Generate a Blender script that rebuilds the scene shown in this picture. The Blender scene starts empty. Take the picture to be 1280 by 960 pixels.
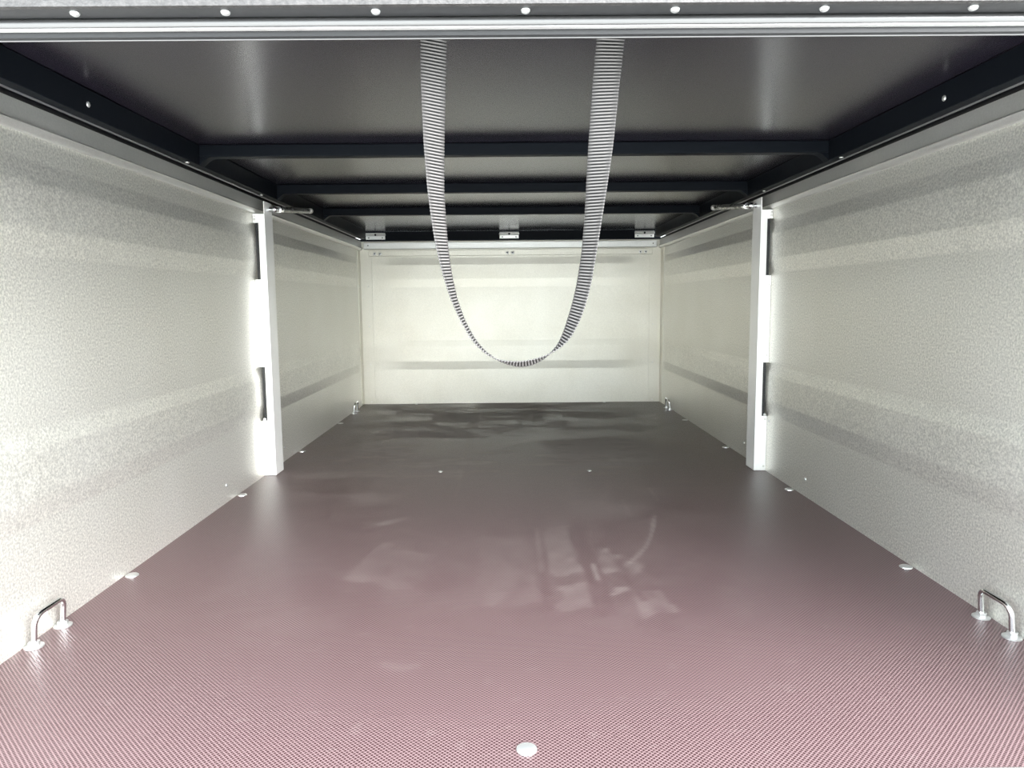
import bpy, math, random
import numpy as np
from mathutils import Vector, Matrix

C = bpy.context.scene.collection
SC = bpy.context.scene
random.seed(4)

# ------------------------------------------------------------------ camera
cam_d = bpy.data.cameras.new('camera')
cam = bpy.data.objects.new('camera', cam_d)
C.objects.link(cam)
cam_d.sensor_width = 36.0
cam_d.lens = 910.0 / 1280.0 * 36.0
cam_d.clip_start = 0.01
rx = (0.9999404, -0.0065550, -0.0087271)
ry = (0.0094056, 0.1118321, 0.9936826)
rz = (-0.0055377, -0.9937055, 0.1118871)
cam.matrix_world = Matrix(((rx[0], ry[0], rz[0], -0.01725),
                           (rx[1], ry[1], rz[1], -3.18012),
                           (rx[2], ry[2], rz[2], 0.44126),
                           (0, 0, 0, 1)))
SC.camera = cam

# ------------------------------------------------------------------ sky, sun, exposure
w = bpy.data.worlds.new('overcast_sky')
SC.world = w
w.use_nodes = True
wt = w.node_tree
bg = wt.nodes['Background']
bg.inputs[0].default_value = (0.87, 0.955, 1.0, 1)
# standard overcast sky: zenith three times as bright as the horizon
tcw = wt.nodes.new('ShaderNodeTexCoord')
sx = wt.nodes.new('ShaderNodeSeparateXYZ')
wt.links.new(tcw.outputs['Generated'], sx.inputs[0])
mx = wt.nodes.new('ShaderNodeMath')
mx.operation = 'MAXIMUM'
mx.inputs[1].default_value = 0.0
wt.links.new(sx.outputs['Z'], mx.inputs[0])
SKY = 1.7
ma = wt.nodes.new('ShaderNodeMath')
ma.operation = 'MULTIPLY_ADD'
ma.inputs[1].default_value = 2.0 * SKY
ma.inputs[2].default_value = SKY
wt.links.new(mx.outputs[0], ma.inputs[0])
wt.links.new(ma.outputs[0], bg.inputs[1])

sun_d = bpy.data.lights.new('veiled_sun', 'SUN')
sun = bpy.data.objects.new('veiled_sun', sun_d)
C.objects.link(sun)
sun_d.energy = 3.5
sun_d.angle = math.radians(50)
sun_d.color = (1.0, 0.99, 0.98)
sun.rotation_euler = Vector((-0.56, 0.75, -0.41)).to_track_quat('-Z', 'Y').to_euler()
sun.location = (3, -6, 4)

SC.view_settings.view_transform = 'Standard'
SC.view_settings.look = 'None'
SC.view_settings.exposure = 1.8
SC.view_settings.gamma = 1.0
SC.view_settings.use_curve_mapping = False
SC.cycles.denoising_prefilter = 'NONE'
SC.cycles.max_bounces = 16
SC.cycles.diffuse_bounces = 8
SC.cycles.glossy_bounces = 10


# ------------------------------------------------------------------ node helpers
class NT:
    def __init__(self, name):
        self.m = bpy.data.materials.new(name)
        self.m.use_nodes = True
        self.t = self.m.node_tree
        self.b = self.t.nodes['Principled BSDF']
        self.tc = self.t.nodes.new('ShaderNodeTexCoord')

    def n(self, kind, **kw):
        nd = self.t.nodes.new(kind)
        for k, v in kw.items():
            if k.startswith('_'):
                setattr(nd, k[1:], v)
        return nd

    def l(self, a, b):
        self.t.links.new(a, b)

    def noise(self, scale, detail=3, rough=0.5, vec=None, stretch=None):
        nd = self.t.nodes.new('ShaderNodeTexNoise')
        nd.inputs['Scale'].default_value = scale
        nd.inputs['Detail'].default_value = detail
        nd.inputs['Roughness'].default_value = rough
        v = vec or self.tc.outputs['Object']
        if stretch:
            mp = self.t.nodes.new('ShaderNodeMapping')
            mp.inputs['Scale'].default_value = stretch
            self.l(v, mp.inputs['Vector'])
            v = mp.outputs['Vector']
        self.l(v, nd.inputs['Vector'])
        return nd.outputs['Fac']

    def ramp(self, fac, stops):
        r = self.t.nodes.new('ShaderNodeValToRGB')
        e = r.color_ramp.elements
        while len(e) > 1:
            e.remove(e[0])
        for i, (p, c) in enumerate(stops):
            el = e[0] if i == 0 else e.new(p)
            el.position = p
            el.color = (c[0], c[1], c[2], 1) if not isinstance(c, (int, float)) else (c, c, c, 1)
        self.l(fac, r.inputs['Fac'])
        return r.outputs['Color']

    def math(self, op, a, b=None, c=None):
        m = self.t.nodes.new('ShaderNodeMath')
        m.operation = op
        for i, v in enumerate((a, b, c)):
            if v is None:
                continue
            if isinstance(v, (int, float)):
                m.inputs[i].default_value = v
            else:
                self.l(v, m.inputs[i])
        return m.outputs[0]

    def mix(self, fac, a, b, blend='MIX'):
        m = self.t.nodes.new('ShaderNodeMix')
        m.data_type = 'RGBA'
        m.blend_type = blend
        for i, v in ((0, fac), (6, a), (7, b)):
            if isinstance(v, (int, float)):
                m.inputs[i].default_value = v
            elif isinstance(v, tuple):
                m.inputs[i].default_value = (*v, 1)
            else:
                self.l(v, m.inputs[i])
        return m.outputs[2]

    def bump(self, h, strength, dist, normal=None):
        b = self.t.nodes.new('ShaderNodeBump')
        b.inputs['Strength'].default_value = strength
        b.inputs['Distance'].default_value = dist
        self.l(h, b.inputs['Height'])
        if normal is not None:
            self.l(normal, b.inputs['Normal'])
        return b.outputs['Normal']


def zinc(name, col, rough, metal=0.85, grain=0.14, bump=0.12, gscale=420):
    k = NT(name)
    g = k.noise(gscale, 2, 0.6)
    big = k.noise(5, 3, 0.5)
    c = k.mix(k.ramp(g, [(0.3, 0.0), (0.7, 1.0)]), tuple(x * (1 - grain) for x in col), tuple(min(1, x * (1 + grain)) for x in col))
    c = k.mix(0.10, c, k.ramp(big, [(0.35, (0.35, 0.34, 0.33)), (0.65, (0.9, 0.9, 0.88))]), 'OVERLAY')
    k.l(c, k.b.inputs['Base Color'])
    r = k.math('MULTIPLY_ADD', g, 0.16, rough - 0.08)
    k.l(r, k.b.inputs['Roughness'])
    k.b.inputs['Metallic'].default_value = metal
    k.l(k.bump(g, bump, 0.0012), k.b.inputs['Normal'])
    return k.m


def plain(name, col, rough, metal=0.0, grain=0.05, scale=60, bump=0.0, bscale=600, spec=0.5):
    k = NT(name)
    k.b.inputs['Specular IOR Level'].default_value = spec
    g = k.noise(scale, 3, 0.5)
    c = k.mix(g, tuple(x * (1 - grain) for x in col), tuple(min(1, x * (1 + grain)) for x in col))
    k.l(c, k.b.inputs['Base Color'])
    k.l(k.math('MULTIPLY_ADD', g, 0.1, rough - 0.05), k.b.inputs['Roughness'])
    k.b.inputs['Metallic'].default_value = metal
    if bump:
        k.l(k.bump(k.noise(bscale, 2, 0.5), bump, 0.001), k.b.inputs['Normal'])
    return k.m


M = {}
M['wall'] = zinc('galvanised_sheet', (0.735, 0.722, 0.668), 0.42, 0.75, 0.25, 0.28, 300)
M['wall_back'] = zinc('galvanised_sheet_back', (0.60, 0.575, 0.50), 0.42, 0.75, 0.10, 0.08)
M['rail'] = zinc('galvanised_rail', (0.62, 0.615, 0.59), 0.4, 0.75, 0.06, 0.05)
M['post'] = zinc('bright_galvanised_post', (0.93, 0.925, 0.90), 0.42, 0.35, 0.03, 0.03)
M['zinc_bright'] = plain('bright_zinc', (0.62, 0.62, 0.61), 0.32, 0.8, 0.04)
M['chrome'] = plain('polished_zinc', (0.80, 0.81, 0.82), 0.12, 1.0, 0.03)
M['hinge'] = plain('hinge_steel', (0.70, 0.69, 0.66), 0.38, 0.7, 0.05)
M['dark_frame'] = plain('anthracite_powder_coat', (0.005, 0.0062, 0.0085), 0.45, 0.0, 0.1, 90, 0.08, 900, 0.05)
M['dark_hole'] = plain('screw_recess', (0.02, 0.02, 0.02), 0.6, 0.0)
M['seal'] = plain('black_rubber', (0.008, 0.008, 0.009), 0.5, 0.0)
M['rail_tube'] = plain('satin_aluminium', (0.13, 0.128, 0.128), 0.30, 0.8, 0.05, 25)
M['flange'] = plain('grey_flange', (0.013, 0.013, 0.014), 0.45, 0.0, 0.15, 200)
M['sill'] = plain('sill_aluminium', (0.55, 0.54, 0.53), 0.35, 0.8)
M['strut_grey'] = plain('strut_grey', (0.20, 0.20, 0.19), 0.28, 0.85)
M['lip'] = plain('highlight_lip', (0.30, 0.30, 0.31), 0.35, 0.8)  # lighter base colour carries the lip's specular highlight
M['speckled'] = zinc('speckled_sheet', (0.034, 0.031, 0.030), 0.5, 0.2, 0.35, 0.6, 300)
M['paving'] = plain('pale_concrete', (0.50, 0.49, 0.47), 0.9, 0.0, 0.15, 4)


def lid_mat():
    k = NT('anthracite_lid_panel')
    g = k.noise(700, 2, 0.5)
    k.l(k.mix(g, (0.010, 0.008, 0.013), (0.015, 0.013, 0.019)), k.b.inputs['Base Color'])
    k.l(k.math('MULTIPLY_ADD', g, 0.10, 0.17), k.b.inputs['Roughness'])
    k.b.inputs['Specular IOR Level'].default_value = 0.95
    k.l(k.bump(g, 0.05, 0.001), k.b.inputs['Normal'])
    return k.m


M['lid'] = lid_mat()


def strap_mat():
    k = NT('grey_webbing')
    at = k.n('ShaderNodeAttribute', _attribute_name='rib')
    c = k.mix(at.outputs['Fac'], (0.002, 0.002, 0.002), (0.165, 0.154, 0.150))  # shade in the grooves is put into the colour, near black between ribs
    k.l(c, k.b.inputs['Base Color'])
    k.b.inputs['Roughness'].default_value = 0.55
    k.b.inputs['Specular IOR Level'].default_value = 0.25
    k.b.inputs['Sheen Weight'].default_value = 0.0
    return k.m


M['strap'] = strap_mat()


def floor_mat():
    k = NT('maroon_mesh_plywood')
    sep = k.n('ShaderNodeSeparateXYZ')
    k.l(k.tc.outputs['Object'], sep.inputs[0])
    x, y = sep.outputs[0], sep.outputs[1]
    f = 2 * math.pi / 0.0051
    s1 = k.math('SINE', k.math('MULTIPLY', k.math('ADD', x, y), f))
    s2 = k.math('SINE', k.math('MULTIPLY', k.math('SUBTRACT', x, y), f))
    mesh = k.math('MULTIPLY', k.math('ADD', k.math('MAXIMUM', s1, s2), k.math('MULTIPLY', k.math('ADD', s1, s2), 0.3)), 0.6)
    mesh01 = k.math('MULTIPLY_ADD', mesh, 0.85, 0.20)
    at = k.n('ShaderNodeAttribute', _attribute_name='dust')
    dust = at.outputs['Fac']
    broad = k.noise(3.2, 5, 0.6)
    fine = k.noise(160, 3, 0.6)
    base = k.mix(broad, (0.017, 0.006, 0.007), (0.030, 0.012, 0.013))
    base = k.mix(k.math('MULTIPLY', mesh01, 0.5), base, (0.285, 0.195, 0.200))  # mesh lines lightened: the lit relief is partly put into the colour
    d = k.math('MULTIPLY', dust, k.math('MULTIPLY_ADD', fine, 1.2, 0.4))
    d = k.n('ShaderNodeClamp').outputs[0] if False else k.math('MINIMUM', d, 0.9)
    base = k.mix(d, base, (0.26, 0.225, 0.21))
    k.l(base, k.b.inputs['Base Color'])
    rg = k.math('ADD', k.math('MULTIPLY_ADD', broad, 0.06, 0.285), k.math('MULTIPLY', d, 0.30))
    k.l(rg, k.b.inputs['Roughness'])
    k.b.inputs['Specular IOR Level'].default_value = 0.27
    k.l(k.bump(mesh, 0.30, 0.0006), k.b.inputs['Normal'])
    return k.m


M['floor'] = floor_mat()


# ------------------------------------------------------------------ mesh helpers
class MB:
    def __init__(self):
        self.v = []
        self.f = []

    def box(self, x0, x1, y0, y1, z0, z1):
        i = len(self.v)
        self.v += [(x0, y0, z0), (x1, y0, z0), (x1, y1, z0), (x0, y1, z0),
                   (x0, y0, z1), (x1, y0, z1), (x1, y1, z1), (x0, y1, z1)]
        for q in ((0, 3, 2, 1), (4, 5, 6, 7), (0, 1, 5, 4), (1, 2, 6, 5), (2, 3, 7, 6), (3, 0, 4, 7)):
            self.f.append(tuple(i + a for a in q))
        return self

    def tube(self, pts, r, n=12, caps=True):
        """round bar through points; r a number or one radius per point"""
        pts = [Vector(p) for p in pts]
        rr = r if isinstance(r, (list, tuple)) else [r] * len(pts)
        base = len(self.v)
        u = None
        for j, p in enumerate(pts):
            a = pts[max(j - 1, 0)]
            b = pts[min(j + 1, len(pts) - 1)]
            t = (b - a).normalized()
            if u is None:
                u = t.orthogonal().normalized()
            u = (u - t * u.dot(t)).normalized()
            vv = t.cross(u)
            for k in range(n):
                an = 2 * math.pi * k / n
                self.v.append(tuple(p + (u * math.cos(an) + vv * math.sin(an)) * rr[j]))
        for j in range(len(pts) - 1):
            for k in range(n):
                a = base + j * n + k
                b = base + j * n + (k + 1) % n
                self.f.append((a, b, b + n, a + n))
        if caps:
            self.f.append(tuple(base + k for k in reversed(range(n))))
            e = base + (len(pts) - 1) * n
            self.f.append(tuple(e + k for k in range(n)))
        return self

    def lathe(self, c, axis, prof, n=16):
        """prof: list of (distance along axis, radius)"""
        c = Vector(c)
        ax = Vector(axis).normalized()
        return self.tube_profile(c, ax, prof, n)

    def tube_profile(self, c, ax, prof, n):
        u = ax.orthogonal().normalized()
        vv = ax.cross(u)
        base = len(self.v)
        for d, r in prof:
            for k in range(n):
                an = 2 * math.pi * k / n
                self.v.append(tuple(c + ax * d + (u * math.cos(an) + vv * math.sin(an)) * max(r, 1e-5)))
        for j in range(len(prof) - 1):
            for k in range(n):
                a = base + j * n + k
                b = base + j * n + (k + 1) % n
                self.f.append((a, b, b + n, a + n))
        self.f.append(tuple(base + k for k in reversed(range(n))))
        e = base + (len(prof) - 1) * n
        self.f.append(tuple(e + k for k in range(n)))
        return self

    def extrude(self, poly, axis, a0, a1):
        """closed 2-D polygon extruded along 'x', 'y' or 'z'"""
        def P(p, a):
            if axis == 'x':
                return (a, p[0], p[1])
            if axis == 'y':
                return (p[0], a, p[1])
            return (p[0], p[1], a)
        i = len(self.v)
        n = len(poly)
        self.v += [P(p, a0) for p in poly] + [P(p, a1) for p in poly]
        for k in range(n):
            self.f.append((i + k, i + (k + 1) % n, i + n + (k + 1) % n, i + n + k))
        self.f.append(tuple(i + k for k in reversed(range(n))))
        self.f.append(tuple(i + n + k for k in range(n)))
        return self

    def mesh(self, name, off=(0, 0, 0), smooth=False):
        import bmesh
        me = bpy.data.meshes.new(name)
        me.from_pydata([(a - off[0], b - off[1], c - off[2]) for a, b, c in self.v], [], self.f)
        bm = bmesh.new()
        bm.from_mesh(me)
        bmesh.ops.recalc_face_normals(bm, faces=bm.faces)
        bm.to_mesh(me)
        bm.free()
        if smooth:
            me.shade_smooth()
            try:
                me.set_sharp_from_angle(angle=math.radians(40))
            except Exception:
                pass
        return me


def obj(name, mb, mat, parent=None, smooth=False, bevel=0, label=None):
    off = parent.location if parent else (0, 0, 0)
    me = mb.mesh(name, off, smooth) if isinstance(mb, MB) else mb
    if not me.materials:
        me.materials.append(M[mat])
    o = bpy.data.objects.new(name, me)
    C.objects.link(o)
    if parent:
        o.parent = parent
    if bevel:
        b = o.modifiers.new('bevel', 'BEVEL')
        b.width = bevel
        b.segments = 2
        b.limit_method = 'ANGLE'
    if label:
        o['label'] = label
    return o


def struct(o, label=None):
    o['kind'] = 'structure'
    if label:
        o['label'] = label
    return o


def thing(name, label, cat, loc=(0, 0, 0), group=None):
    o = bpy.data.objects.new(name, None)
    C.objects.link(o)
    o.location = loc
    o.empty_display_size = 0.05
    o['label'] = label
    o['category'] = cat
    if group:
        o['group'] = group
    return o


def dome_mesh(name, r, h, mat, n=12, recess=False):
    mb = MB()
    mb.lathe((0, 0, 0), (0, 0, 1), [(0, r), (h * .35, r * .97), (h * .7, r * .78), (h * .93, r * .45), (h, r * .12)], n)
    me = mb.mesh(name, smooth=True)
    me.materials.append(M[mat])
    return me


def stud(name, me, loc, axis, parent):
    o = bpy.data.objects.new(name, me)
    C.objects.link(o)
    o.parent = parent
    o.location = Vector(loc) - (parent.location if parent else Vector((0, 0, 0)))
    o.rotation_euler = Vector(axis).to_track_quat('Z', 'Y').to_euler()
    return o


W, L, H = 0.65, 2.54, 0.706

# ------------------------------------------------------------------ setting: ground, floor, walls
struct(obj('ground', MB().box(-14, 14, -16, 12, -0.72, -0.66), 'paving'), 'pale paving outside the trailer')

# dust on the floor: a stain map computed on the floor's own grid
NX, NY = 164, 640
xs = np.linspace(-W, W, NX)
ys = np.linspace(-L, 0.0, NY)
GX, GY = np.meshgrid(xs, ys)
rng = np.random.default_rng(11)


def vnoise(fx, fy, seed):
    g = np.random.default_rng(seed).random((220, 220))
    u = (GX + 2) * fx
    v = (GY + 4) * fy
    iu, iv = np.floor(u).astype(int), np.floor(v).astype(int)
    a, b = u - iu, v - iv
    a, b = a * a * (3 - 2 * a), b * b * (3 - 2 * b)
    q = lambda i, j: g[i % 220, j % 220]
    return (q(iu, iv) * (1 - a) + q(iu + 1, iv) * a) * (1 - b) + (q(iu, iv + 1) * (1 - a) + q(iu + 1, iv + 1) * a) * b


def seg_dist(pts):
    d = np.full(GX.shape, 9.0)
    for (x0, y0), (x1, y1) in zip(pts[:-1], pts[1:]):
        dx, dy = x1 - x0, y1 - y0
        t = np.clip(((GX - x0) * dx + (GY - y0) * dy) / (dx * dx + dy * dy), 0, 1)
        d = np.minimum(d, np.hypot(GX - x0 - t * dx, GY - y0 - t * dy))
    return d


WX = GX + .016 * (vnoise(38, 30, 21) - .5) + .05 * (vnoise(9, 8, 22) - .5)
WY = GY + .05 * (vnoise(30, 24, 23) - .5)


def inside(poly):
    r = np.zeros(GX.shape, bool)
    n = len(poly)
    for i in range(n):
        x0, y0 = poly[i]
        x1, y1 = poly[(i + 1) % n]
        c = ((y0 > WY) != (y1 > WY)) & (WX < (x1 - x0) * (WY - y0) / (y1 - y0 + 1e-9) + x0)
        r ^= c
    return r


sm = lambda a, b, v: np.clip((v - a) / (b - a), 0, 1) ** 2 * (3 - 2 * np.clip((v - a) / (b - a), 0, 1))
streak = 0.5 * vnoise(5, 9, 1) + 0.3 * vnoise(12, 26, 2) + 0.2 * vnoise(40, 60, 3)
cloud = 0.6 * vnoise(3, 2.2, 4) + 0.4 * vnoise(9, 7, 5)
speck = vnoise(90, 90, 6)
inner = sm(0.66, 0.30, np.abs(GX + 0.05))
dust = 0.02 + 1.15 * sm(0.40, 0.72, streak) * inner * sm(-1.9, -0.9, GY) + 0.09 * sm(-2.40, -2.0, GY) * sm(0.42, 0.62, 0.5 * cloud + 0.5 * vnoise(22, 17, 8)) * vnoise(60, 50, 9) * inner
dust += 0.05 * (speck > 0.93)
patches = [([(0.057, -1.767), (0.111, -1.768), (0.115, -2.029), (0.05, -2.027)], .33),
           ([(0.047, -2.078), (0.106, -2.079), (0.106, -2.175), (0.043, -2.179)], .22),
           ([(0.147, -1.933), (0.172, -1.926), (0.185, -2.034), (0.134, -2.054)], .33),
           ([(0.132, -2.09), (0.185, -2.091), (0.195, -2.12), (0.128, -2.13)], .36),
           ([(-0.066, -1.838), (0.031, -1.831), (0.028, -2.154), (-0.061, -2.165)], .14),
           ([(0.166, -2.128), (0.23, -2.115), (0.225, -2.187), (0.166, -2.198)], .20),
           ([(-0.287, -0.397), (-0.129, -0.327), (-0.128, -0.657), (-0.227, -0.683)], .25),
           ([(0.143, -0.536), (0.418, -0.479), (0.348, -0.746), (0.153, -0.81)], .25),
           ([(-0.249, -1.878), (-0.127, -1.925), (-0.162, -2.104), (-0.274, -2.035)], .16)]
for poly, a in patches:
    dust = dust + a * .65 * inside(poly) * (0.3 + 1.1 * vnoise(45, 40, int(a * 1000)))
for pts, wd, a in (([(0.04, -1.67), (0.036, -1.97), (0.036, -2.182)], .008, .95),
                   ([(0.119, -1.769), (0.117, -1.973), (0.112, -2.192)], .009, .95),
                   ([(0.133, -1.933), (0.13, -2.096), (0.131, -2.192)], .006, .9),
                   ([(0.168, -1.974), (0.172, -2.065), (0.182, -2.143)], .006, .9),
                   ([(-0.144, -0.688), (-0.058, -0.813), (0.02, -0.86), (0.129, -0.765)], .03, .85)):
    dust *= 1 - a * sm(wd * 1.5, wd * .6, seg_dist(pts))
for pts, wd, a in (([(0.282, -1.72), (0.257, -1.824), (0.23, -1.906), (0.201, -1.963), (0.185, -1.99)], .0035, .45),
                   ([(0.236, -1.596), (0.233, -1.718)], .007, .3),
                   ([(0.027, -0.041), (0.028, -0.377), (0.024, -0.649)], .006, .45),
                   ([(-0.138, -0.079), (-0.144, -0.554), (-0.146, -1.11), (-0.139, -1.548)], .006, .3),
                   ([(-0.152, -0.079), (-0.152, -0.639)], .006, .35),
                   ([(0.081, -0.118), (0.077, -0.567)], .008, .3),
                   ([(-0.272, -1.755), (-0.234, -1.718)], .012, .4),
                   ([(0.313, -1.493), (0.314, -1.599)], .004, .4),
                   ([(-0.173, -2.327), (-0.152, -2.34), (-0.133, -2.332)], .007, .08),
                   ([(0.038, -1.792), (0.039, -2.026)], .003, .4),
                   ([(0.123, -1.992), (0.124, -2.063)], .003, .4)):
    dust = dust + a * sm(wd * 1.4, wd * .5, seg_dist(pts)) * (0.6 + 0.6 * vnoise(30, 30, 77))
dust = np.clip(dust, 0, 1)

verts = np.zeros((NX * NY, 3), np.float32)
verts[:, 0] = GX.ravel()
verts[:, 1] = GY.ravel()
ii = np.arange((NY - 1) * (NX - 1))
r0 = ii // (NX - 1) * NX + ii % (NX - 1)
quads = np.stack([r0, r0 + 1, r0 + 1 + NX, r0 + NX], 1)
fm = bpy.data.meshes.new('floor')
bv = [(-W, -L, 0), (W, -L, 0), (W, 0, 0), (-W, 0, 0), (-W, -L, -.018), (W, -L, -.018), (W, 0, -.018), (-W, 0, -.018)]
nb = NX * NY
fm.from_pydata([tuple(v) for v in verts.tolist()] + bv, [], quads.tolist() +
               [(nb + 4, nb + 7, nb + 6, nb + 5), (nb, nb + 4, nb + 5, nb + 1), (nb + 1, nb + 5, nb + 6, nb + 2),
                (nb + 2, nb + 6, nb + 7, nb + 3), (nb + 3, nb + 7, nb + 4, nb)])
att = fm.attributes.new('dust', 'FLOAT', 'POINT')
att.data.foreach_set('value', np.concatenate([dust.ravel(), np.zeros(8)]).astype(np.float32))
floor = struct(obj('floor', fm, 'floor'), 'maroon mesh-patterned plywood floor of the trailer')

bolt_me = dome_mesh('floor_bolt', 0.0105, 0.0035, 'zinc_bright', 18)
small_bolt = dome_mesh('floor_bolt_small', 0.0062, 0.003, 'zinc_bright', 12)
for y in (-2.022, -1.521, -1.022, -0.515):
    for x in (-0.638, 0.638):
        stud('bolt', bolt_me, (x, y, 0), (0, 0, 1), floor)
stud('bolt', bolt_me, (-0.002, -2.503, 0), (0, 0, 1), floor)
for x, y in ((-0.196, -1.305), (0.194, -1.312), (-0.418, -0.025), (0.404, -0.02)):
    stud('bolt', small_bolt, (x, y, 0), (0, 0, 1), floor)

struct(obj('trim_1', MB().extrude([(-L - .028, -.03), (-L - .0015, -.03), (-L - .0015, .0015), (-L - .006, .003), (-L - .022, .003), (-L - .028, -.002)], 'x', -W - .02, W + .02), 'sill', bevel=.001),
       'light metal sill along the near edge of the floor')

# pressed rib profile: (height, inward offset)
RD = 0.0055


def rib_profile():
    p = [(-0.02, 0.0), (0.150, 0.0), (0.153, RD * .06), (0.184, RD * .94), (0.187, RD), (0.250, RD), (0.253, RD * .94), (0.276, RD * .06), (0.279, 0.0),
         (0.507, 0.0), (0.510, RD * .06), (0.541, RD * .94), (0.544, RD), (0.603, RD), (0.606, RD * .94), (0.632, RD * .06), (0.635, 0.0), (0.7040, 0.0)]
    return p


def ribbed_sheet(ends, taper, mapper, thick_map):
    """pressed sheet: rows along the run, columns up the height, closed behind"""
    mb = MB()
    prof = rib_profile()
    rows = []
    for s, k in ends:
        rows.append(len(mb.v))
        for z, d in prof:
            mb.v.append(mapper(s, z, d * k))
        mb.v.append(thick_map(s, prof[-1][0]))
        mb.v.append(thick_map(s, prof[0][0]))
    n = len(prof) + 2
    for a, b in zip(rows[:-1], rows[1:]):
        for k in range(n):
            mb.f.append((a + k, a + (k + 1) % n, b + (k + 1) % n, b + k))
    mb.f.append(tuple(rows[0] + k for k in reversed(range(n))))
    mb.f.append(tuple(rows[-1] + k for k in range(n)))
    return mb


rivet_me = dome_mesh('rivet', 0.0042, 0.0022, 'zinc_bright', 10)
tiny_me = dome_mesh('rivet_small', 0.003, 0.0015, 'hinge', 8)
hole_me = dome_mesh('rivet_core', 0.0028, 0.0010, 'dark_hole', 8)


def side_wall(s, name):
    runs = [(-L, 1), (-0.12, 1), (-0.10, .8), (-0.08, .3), (-0.065, 0), (0.0, 0)]
    wall = struct(obj(name, ribbed_sheet(runs, None, lambda y, z, d: (s * (W - d), y, z), lambda y, z: (s * (W + .022), y, z)), 'wall'),
                  'ribbed galvanised side wall on the %s' % ('left' if s < 0 else 'right'))
    # folded top rail with a rounded hem at its lower edge
    x = lambda d: s * (W - d)
    hem = [(x(.008), .6795), (x(.0125), .6775), (x(.0138), .6760), (x(.0136), .6745), (x(.0075), .6680), (x(.0060), .6672)]
    poly = [(x(-.002), .7045), (x(.008), .7045)] + hem + [(x(-.002), .6675)]
    mb = MB().extrude(poly, 'y', -L, -0.004)
    obj('top_rail', mb, 'rail', wall, smooth=True)
    # rivets low on the sheet and up the far corner
    for y in (-1.58, -1.152):
        stud('rivet', rivet_me, (s * W, y, 0.039), (-s, 0, 0), wall)
    for z in (0.510, 0.342, 0.177):
        stud('rivet', tiny_me, (s * (W - .002), -0.032, z), (-s, 0, 0), wall)
    return wall


wall_left = side_wall(-1, 'wall_left')
wall_right = side_wall(1, 'wall_right')

runs = [(-W - .022, 0), (-.60, 0)] + [(-.60 + .17 * t, .45 * t * t * (3 - 2 * t)) for t in (.15, .3, .45, .6, .75, .9)] + [(-.43, .45), (.43, .45)] + [(.60 - .17 * t, .45 * t * t * (3 - 2 * t)) for t in (.9, .75, .6, .45, .3, .15)] + [(.60, 0), (W + .022, 0)]
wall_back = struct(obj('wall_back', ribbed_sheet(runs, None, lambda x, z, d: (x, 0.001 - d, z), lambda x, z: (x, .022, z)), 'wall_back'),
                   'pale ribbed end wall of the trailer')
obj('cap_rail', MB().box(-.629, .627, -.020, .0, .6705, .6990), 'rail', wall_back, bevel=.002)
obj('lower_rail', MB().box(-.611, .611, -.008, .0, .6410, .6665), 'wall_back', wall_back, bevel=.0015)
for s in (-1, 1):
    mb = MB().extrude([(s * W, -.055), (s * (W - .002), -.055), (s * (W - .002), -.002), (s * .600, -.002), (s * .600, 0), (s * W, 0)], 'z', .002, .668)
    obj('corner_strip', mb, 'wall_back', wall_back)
    for z in (0.513, 0.341, 0.175, 0.010):
        stud('rivet', tiny_me, (s * .617, -.002, z), (0, -1, 0), wall_back)
    stud('screw', hole_me, (s * .610, -.020, .686), (0, -1, 0), wall_back)
washer_me = dome_mesh('rivet_wide', 0.0068, 0.0022, 'zinc_bright', 12)
for xc in (-.573, -.003, .569):
    for dx in (-.0115, .0115):
        r = stud('rivet', washer_me, (xc + dx, -.008, .6515), (0, -1, 0), wall_back)
        h = bpy.data.objects.new('rivet_core', hole_me)
        C.objects.link(h)
        h.parent = r
        h.location = (0, 0, .0018)

# ------------------------------------------------------------------ lid
lid = thing('trailer_lid', 'dark anthracite trailer lid with cross beams, closed over the walls', 'lid', (0, 0, H))
YF = -2.605
ZP = 0.745
obj('lid_panel', MB().box(-.675, .675, YF + .006, .012, ZP, ZP + .012), 'lid', lid)
for s in (-1, 1):
    x = lambda d: s * (W - d)
    # hollow frame rail with a thin lip, coloured lighter to stand for its edge highlight
    obj('side_rail', MB().extrude([(x(-.020), ZP - .0005), (x(.046), ZP - .0005), (x(.046), .7065), (x(.0270), .7065), (x(.0270), .7125), (x(-.020), .7125)], 'y', YF + .03, -.095), 'dark_frame', lid, bevel=.0012)
    obj('rail_lip', MB().tube([(x(.0262), YF + .03, .7066), (x(.0262), -.097, .7066)], .0020, 10), 'lip', lid, smooth=True)
    obj('rubber_seal', MB().box(min(x(.006), x(-.018)), max(x(.006), x(-.018)), YF + .03, .011, .7050, .7124), 'seal', lid, bevel=.002)
    for y, z in ((-1.775, .7065), (-1.36, .7065)):
        stud('screw', rivet_me, (x(.036), y, z), (0, 0, -1), lid)
    stud('screw', rivet_me, (x(.046), -2.115, .7225), (-s, 0, 0), lid)
for y in (-1.745, -1.272, -0.797):
    bm = obj('cross_beam', MB().box(-.6035, .6035, y, y + .025, .7220, ZP - .0005), 'dark_frame', lid, bevel=.002)
    for s in (-1, 1):
        x = lambda d: s * (W - d)
        cv = [(x(.0464), .7075)] + [(x(.0464 + .022 * k / 6), .7075 + .0142 * (1 - (1 - k / 6) ** 1.6)) for k in range(1, 7)] + [(x(.0464), .7217)]
        g = obj('end_bracket', MB().extrude(cv, 'y', y + .001, y + .024), 'dark_frame', None)
        for v in g.data.vertices:
            v.co -= Vector((0, 0, H))
        g.parent = bm
obj('rear_frame', MB().extrude([(-.013, .7065), (-.013, ZP - .0005), (.011, ZP - .0005), (.011, .7065)], 'x', -.6435, .6435), 'dark_frame', lid)
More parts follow.
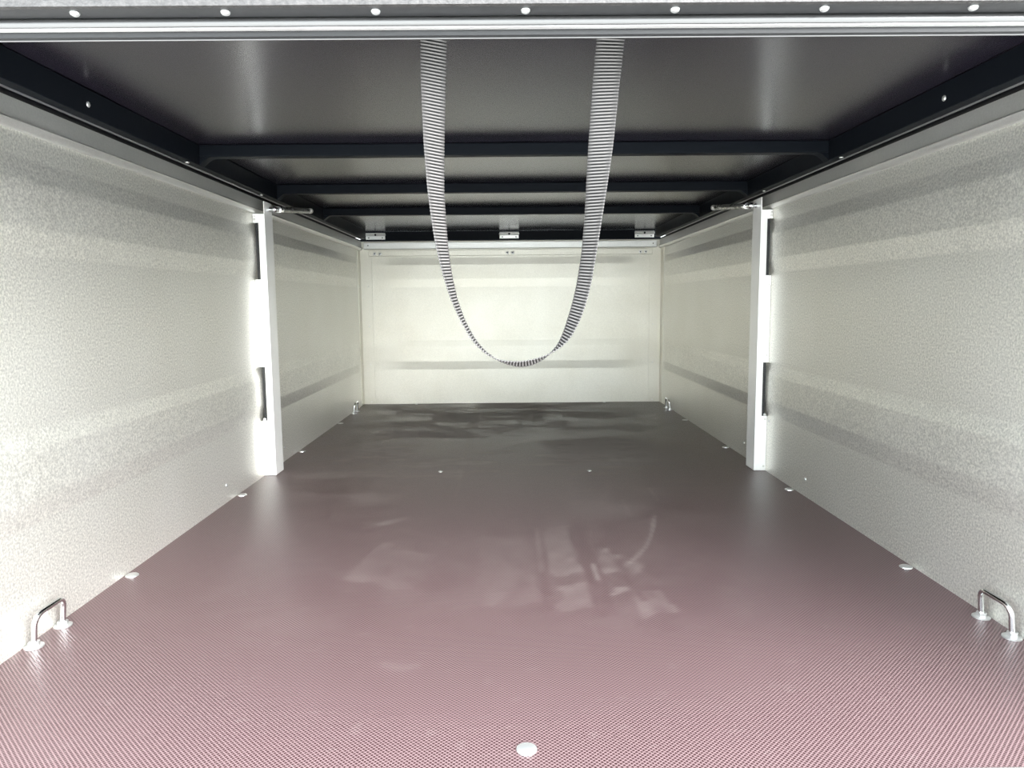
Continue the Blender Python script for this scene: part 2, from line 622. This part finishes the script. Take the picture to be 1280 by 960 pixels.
obj('rear_leak_strip', MB().box(-.6435, .6435, -.0125, .010, .7042, .7063), 'seal', lid)  # strip added to block light leaking in between lid and back wall
obj('front_panel', MB().box(-.675, .675, YF, YF + .005, .664, ZP + .012), 'speckled', lid)
obj('rivet_flange', MB().extrude([(YF + .005, .6645), (YF + .0245, .6645), (YF + .0245, .667), (YF + .005, .667)], 'x', -.675, .675), 'flange', lid)
obj('edge_tube', MB().tube([(-.675, YF + .0285, .6618), (.675, YF + .0285, .6618)], .0040, 16), 'rail_tube', lid, smooth=True)
obj('edge_lip', MB().extrude([(YF + .0275, .6570), (YF + .0300, .6562), (YF + .0325, .6575), (YF + .0325, .6588), (YF + .0275, .6585)], 'x', -.675, .675), 'zinc_bright', lid)
obj('inner_lip', MB().extrude([(YF + .0330, .6530), (YF + .0375, .6522), (YF + .0385, .6530), (YF + .0385, .705), (YF + .0360, .705), (YF + .0360, .6590), (YF + .0330, .6590)], 'x', -.675, .675), 'flange', lid)
obj('hem_edge', MB().tube([(-.675, YF + .0368, .6520), (.675, YF + .0368, .6520)], .0008, 8), 'rail_tube', lid, smooth=True)
obj('front_frame', MB().box(-.6035, .6035, YF + .040, YF + .062, .7065, ZP - .0005), 'dark_frame', lid)
flange_rivet = dome_mesh('flange_rivet', .0037, .0028, 'zinc_bright', 14)
for k in range(-4, 5):
    stud('rivet', flange_rivet, (k * .1152 - .001, YF + .0135, .6645), (0, 0, -1), lid)

# ------------------------------------------------------------------ hinges
for xc, lab in ((-.577, 'small steel hinge at the left end of the back wall'),
                (-.006, 'small steel hinge at the middle of the back wall'),
                (.573, 'small steel hinge at the right end of the back wall')):
    h = thing('hinge', lab, 'hinge', (xc, -.013, .7065), 'hinges between lid and back wall')
    obj('leaf', MB().box(xc - .041, xc + .041, -.0165, -.0132, .7112, .7268), 'hinge', h, bevel=.0012)
    obj('upper_leaf', MB().box(xc - .041, xc + .041, -.024, -.0132, .7360, .7385), 'hinge', h, bevel=.0008)
    kn = MB()
    for a, b in ((-.0425, -.004), (.004, .0425)):
        kn.tube([(xc + a, -.019, .7312), (xc + b, -.019, .7312)], .0042, 12)
    obj('knuckle', kn, 'hinge', h, smooth=True)
    obj('pin', MB().tube([(xc - .0425, -.019, .7312), (xc + .0425, -.019, .7312)], .0025, 10), 'dark_hole', h, smooth=True)
    for dx in (-.029, .029):
        sc_ = stud('screw', hole_me, (xc + dx, -.0165, .7185), (0, -1, 0), h)

# ------------------------------------------------------------------ posts
for s, side in ((-1, 'left'), (1, 'right')):
    x = lambda d: s * (W - d)
    bx = lambda mb, d0, d1, y0, y1, z0, z1: mb.box(min(x(d0), x(d1)), max(x(d0), x(d1)), y0, y1, z0, z1)
    Y0, Y1 = -1.330, -1.266
    p = thing('support_post', 'bright metal upright post on the %s wall, halfway along' % side, 'post', (s * .632, (Y0 + Y1) / 2, 0))
    col_ = MB()
    bx(col_, .0140, .031, Y0, Y1, .0005, .6655)
    obj('column', col_, 'post', p, bevel=.0018)
    for z0, z1 in ((.0005, .144), (.282, .503), (.643, .6655)):
        fl = MB()
        bx(fl, .0003, .0150, Y0 + .0008, Y0 + .0032, z0, z1)
        obj('wall_flange', fl, 'post', p, bevel=.0008)
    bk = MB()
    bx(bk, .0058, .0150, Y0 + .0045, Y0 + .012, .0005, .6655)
    obj('slot_shade_strip', bk, 'seal', p)  # dark strip standing in for the shade inside the post slots
    tb = MB()
    bx(tb, .0280, .0308, Y0 + .002, Y1 - .004, .6640, .6960)
    obj('strut_tab', tb, 'post', p, bevel=.0006)
    for d, z in ((.004, .658), (.005, .651), (.006, .478), (.006, .300), (.006, .135), (.006, .012)):
        stud('rivet', tiny_me, (x(d), Y0 + .0008, z), (0, -1, 0), p)
    nb_ = MB().lathe((x(.008), Y0 - .001, .1480), (0, -1, 0), [(0, .004), (.003, .004), (.004, .002)], 6)
    obj('bolt', nb_, 'zinc_bright', p)
    stud('rivet', rivet_me, (s * W, Y0 - .012, .133), (-s, 0, 0), wall_left if s < 0 else wall_right)

    # gas strut from the post's tab back to the lid skirt
    g = thing('gas_strut', 'thin dark gas strut from the %s post up to the lid' % side, 'gas strut', (s * .604, -1.30, .676))
    a = Vector((s * .6010, -1.300, .6785))
    b = Vector((s * .5860, -1.025, .7085))
    dv = (b - a).normalized()
    bs = MB().lathe(a + Vector((s * .0180, 0, 0)), (-s, 0, 0), [(0, .0065), (.004, .0065), (.0045, .004), (.009, .004), (.0105, .0060), (.0135, .0080), (.018, .0080), (.0225, .0055), (.024, .002)], 14)
    obj('ball_joint', bs, 'chrome', g, smooth=True)
    obj('collar', MB().tube([a + dv * .009, a + dv * .022, a + dv * .0225, a + dv * .036, a + dv * .0365, a + dv * .047], [.0058, .0058, .0080, .0080, .0062, .0062], 14), 'chrome', g, smooth=True)
    obj('cylinder', MB().tube([a + dv * .047, a + dv * .056, b - dv * .020], [.0065, .0075, .0075], 18), 'strut_grey', g, smooth=True)
    e = MB().tube([b - dv * .020, b + dv * .004], .005, 12)
    e.lathe(b + Vector((-s * .009, 0, 0)), (s, 0, 0), [(0, .002), (.002, .006), (.006, .0078), (.011, .0078), (.015, .006), (.0268, .004)], 14)
    obj('rod_end', e, 'hinge', g, smooth=True)


# ------------------------------------------------------------------ lashing rings
def lashing_ring(xc, yc, s, label):
    t = thing('lashing_ring', label, 'lashing ring', (xc, yc, 0), 'lashing rings on the floor')
    h, half, R = .043, .031, .014
    lean = -s * .006
    pts = [(xc, yc - half, .002), (xc + lean * .4, yc - half, h - R)]
    for k in range(1, 7):
        a = math.pi / 2 * k / 6
        pts.append((xc + lean * (.4 + .6 * k / 6), yc - half + R * (1 - math.cos(a)), h - R + R * math.sin(a)))
    pts2 = [(px, 2 * yc - py, pz) for px, py, pz in reversed(pts)]
    # the far bend is tighter
    obj('bar', MB().tube(pts + pts2, .0036, 12), 'chrome', t, smooth=True)
    for dy in (-half, half):
        obj('washer', MB().lathe((xc, yc + dy, .0003), (0, 0, 1), [(0, .0118), (.0018, .0118), (.0022, .0112)], 20), 'zinc_bright', t, smooth=True)
        obj('nut', MB().lathe((xc, yc + dy, .0025), (0, 0, 1), [(0, .0072), (.0050, .0072), (.0055, .0066)], 6), 'zinc_bright', t)
    return t


lashing_ring(-.6375, -2.241, -1, 'shiny lashing ring on the floor at the left wall, near the open end')
lashing_ring(.6375, -2.246, 1, 'shiny lashing ring on the floor at the right wall, near the open end')
lashing_ring(-.6375, -.250, -1, 'small distant lashing ring in the left back corner of the floor')
lashing_ring(.6375, -.235, 1, 'small distant lashing ring in the right back corner of the floor')

# ------------------------------------------------------------------ pull strap
KEY = [(-0.0800, 0.7440, 12), (-0.0804, 0.7080, 18), (-0.0806, 0.6803, 25), (-0.0809, 0.6660, 27), (-0.0818, 0.6329, 35), (-0.0822, 0.5841, 48),
       (-0.0813, 0.5416, 59), (-0.0797, 0.5223, 62), (-0.0771, 0.4949, 68), (-0.0728, 0.4693, 74), (-0.0669, 0.4451, 80), (-0.0591, 0.4251, 85),
       (-0.0482, 0.4049, 87), (-0.0357, 0.3920, 89), (-0.0230, 0.3855, 90), (-0.0039, 0.3823, 90), (0.0145, 0.3874, 93), (0.0280, 0.3967, 97),
       (0.0355, 0.4048, 105), (0.0407, 0.4152, 110), (0.0467, 0.4300, 114), (0.0533, 0.4536, 116), (0.0581, 0.4828, 117), (0.0620, 0.5140, 122),
       (0.0648, 0.5405, 131), (0.0690, 0.5830, 147), (0.0731, 0.6319, 158), (0.0778, 0.6793, 172), (0.0812, 0.7070, 175), (0.0838, 0.7440, 178)]
K = np.array(KEY, float)
sl = np.concatenate([[0], np.cumsum(np.hypot(np.diff(K[:, 0]), np.diff(K[:, 1])))])
PITCH, PER = 0.0029, 6
N = int(sl[-1] / PITCH * PER)
ss = np.linspace(0, sl[-1], N)
P = np.stack([np.interp(ss, sl, K[:, i]) for i in range(3)], 1)
ker = np.hanning(int(.035 / (ss[1] - ss[0])))
ker /= ker.sum()
pad = len(ker)
for i in range(3):
    e = np.concatenate([2 * P[0, i] - P[pad:0:-1, i], P[:, i], 2 * P[-1, i] - P[-2:-pad - 2:-1, i]])
    P[:, i] = np.convolve(e, ker, 'same')[pad:pad + N]
T_ = np.gradient(P[:, :2], axis=0)
T_ /= np.linalg.norm(T_, axis=1)[:, None]
mbv, mbf, ribv = [], [], []
hw, th, am = .0125, .0006, .00033
sect = [-1, -.92, -.5, 0, .5, .92, 1]
ns = len(sect)
for j in range(N):
    t = Vector((T_[j, 0], 0, T_[j, 1]))
    a = math.radians(P[j, 2])
    wv = Vector((math.cos(a), math.sin(a), 0))
    wv.z -= .30 * math.exp(-((P[j, 0] - .002) / .028) ** 2) * (1 if P[j, 1] < .42 else 0)
    wv = (wv - t * wv.dot(t)).normalized()
    nv = wv.cross(t).normalized()
    c = Vector((P[j, 0], -2.5, P[j, 1]))
    ph = 0.5 + 0.5 * math.cos(2 * math.pi * ss[j] / PITCH)
    ph = min(1, max(0, 1.7 * ph - .55))
    for side in (1, -1):
        for q in (sect if side > 0 else reversed(sect)):
            d = (th + am * (ph * 2 - 1)) * (1.0 if abs(q) < .95 else .55)
            mbv.append(tuple(c + wv * (hw * q) + nv * (side * d)))
            ribv.append(ph if abs(q) < .9 else (.15 + .35 * ph))
m = 2 * ns
for j in range(N - 1):
    for k in range(m):
        a, b = j * m + k, j * m + (k + 1) % m
        mbf.append((a, b, b + m, a + m))
mbf.append(tuple(range(m)))
mbf.append(tuple((N - 1) * m + k for k in reversed(range(m))))
sm_ = bpy.data.meshes.new('pull_strap')
sm_.from_pydata(mbv, [], mbf)
sm_.update()
at = sm_.attributes.new('rib', 'FLOAT', 'POINT')
at.data.foreach_set('value', np.array(ribv, np.float32))
sm_.shade_smooth()
st = obj('pull_strap', sm_, 'strap')
st['label'] = 'twisted grey webbing strap hanging in a loop from the lid'
st['category'] = 'strap'
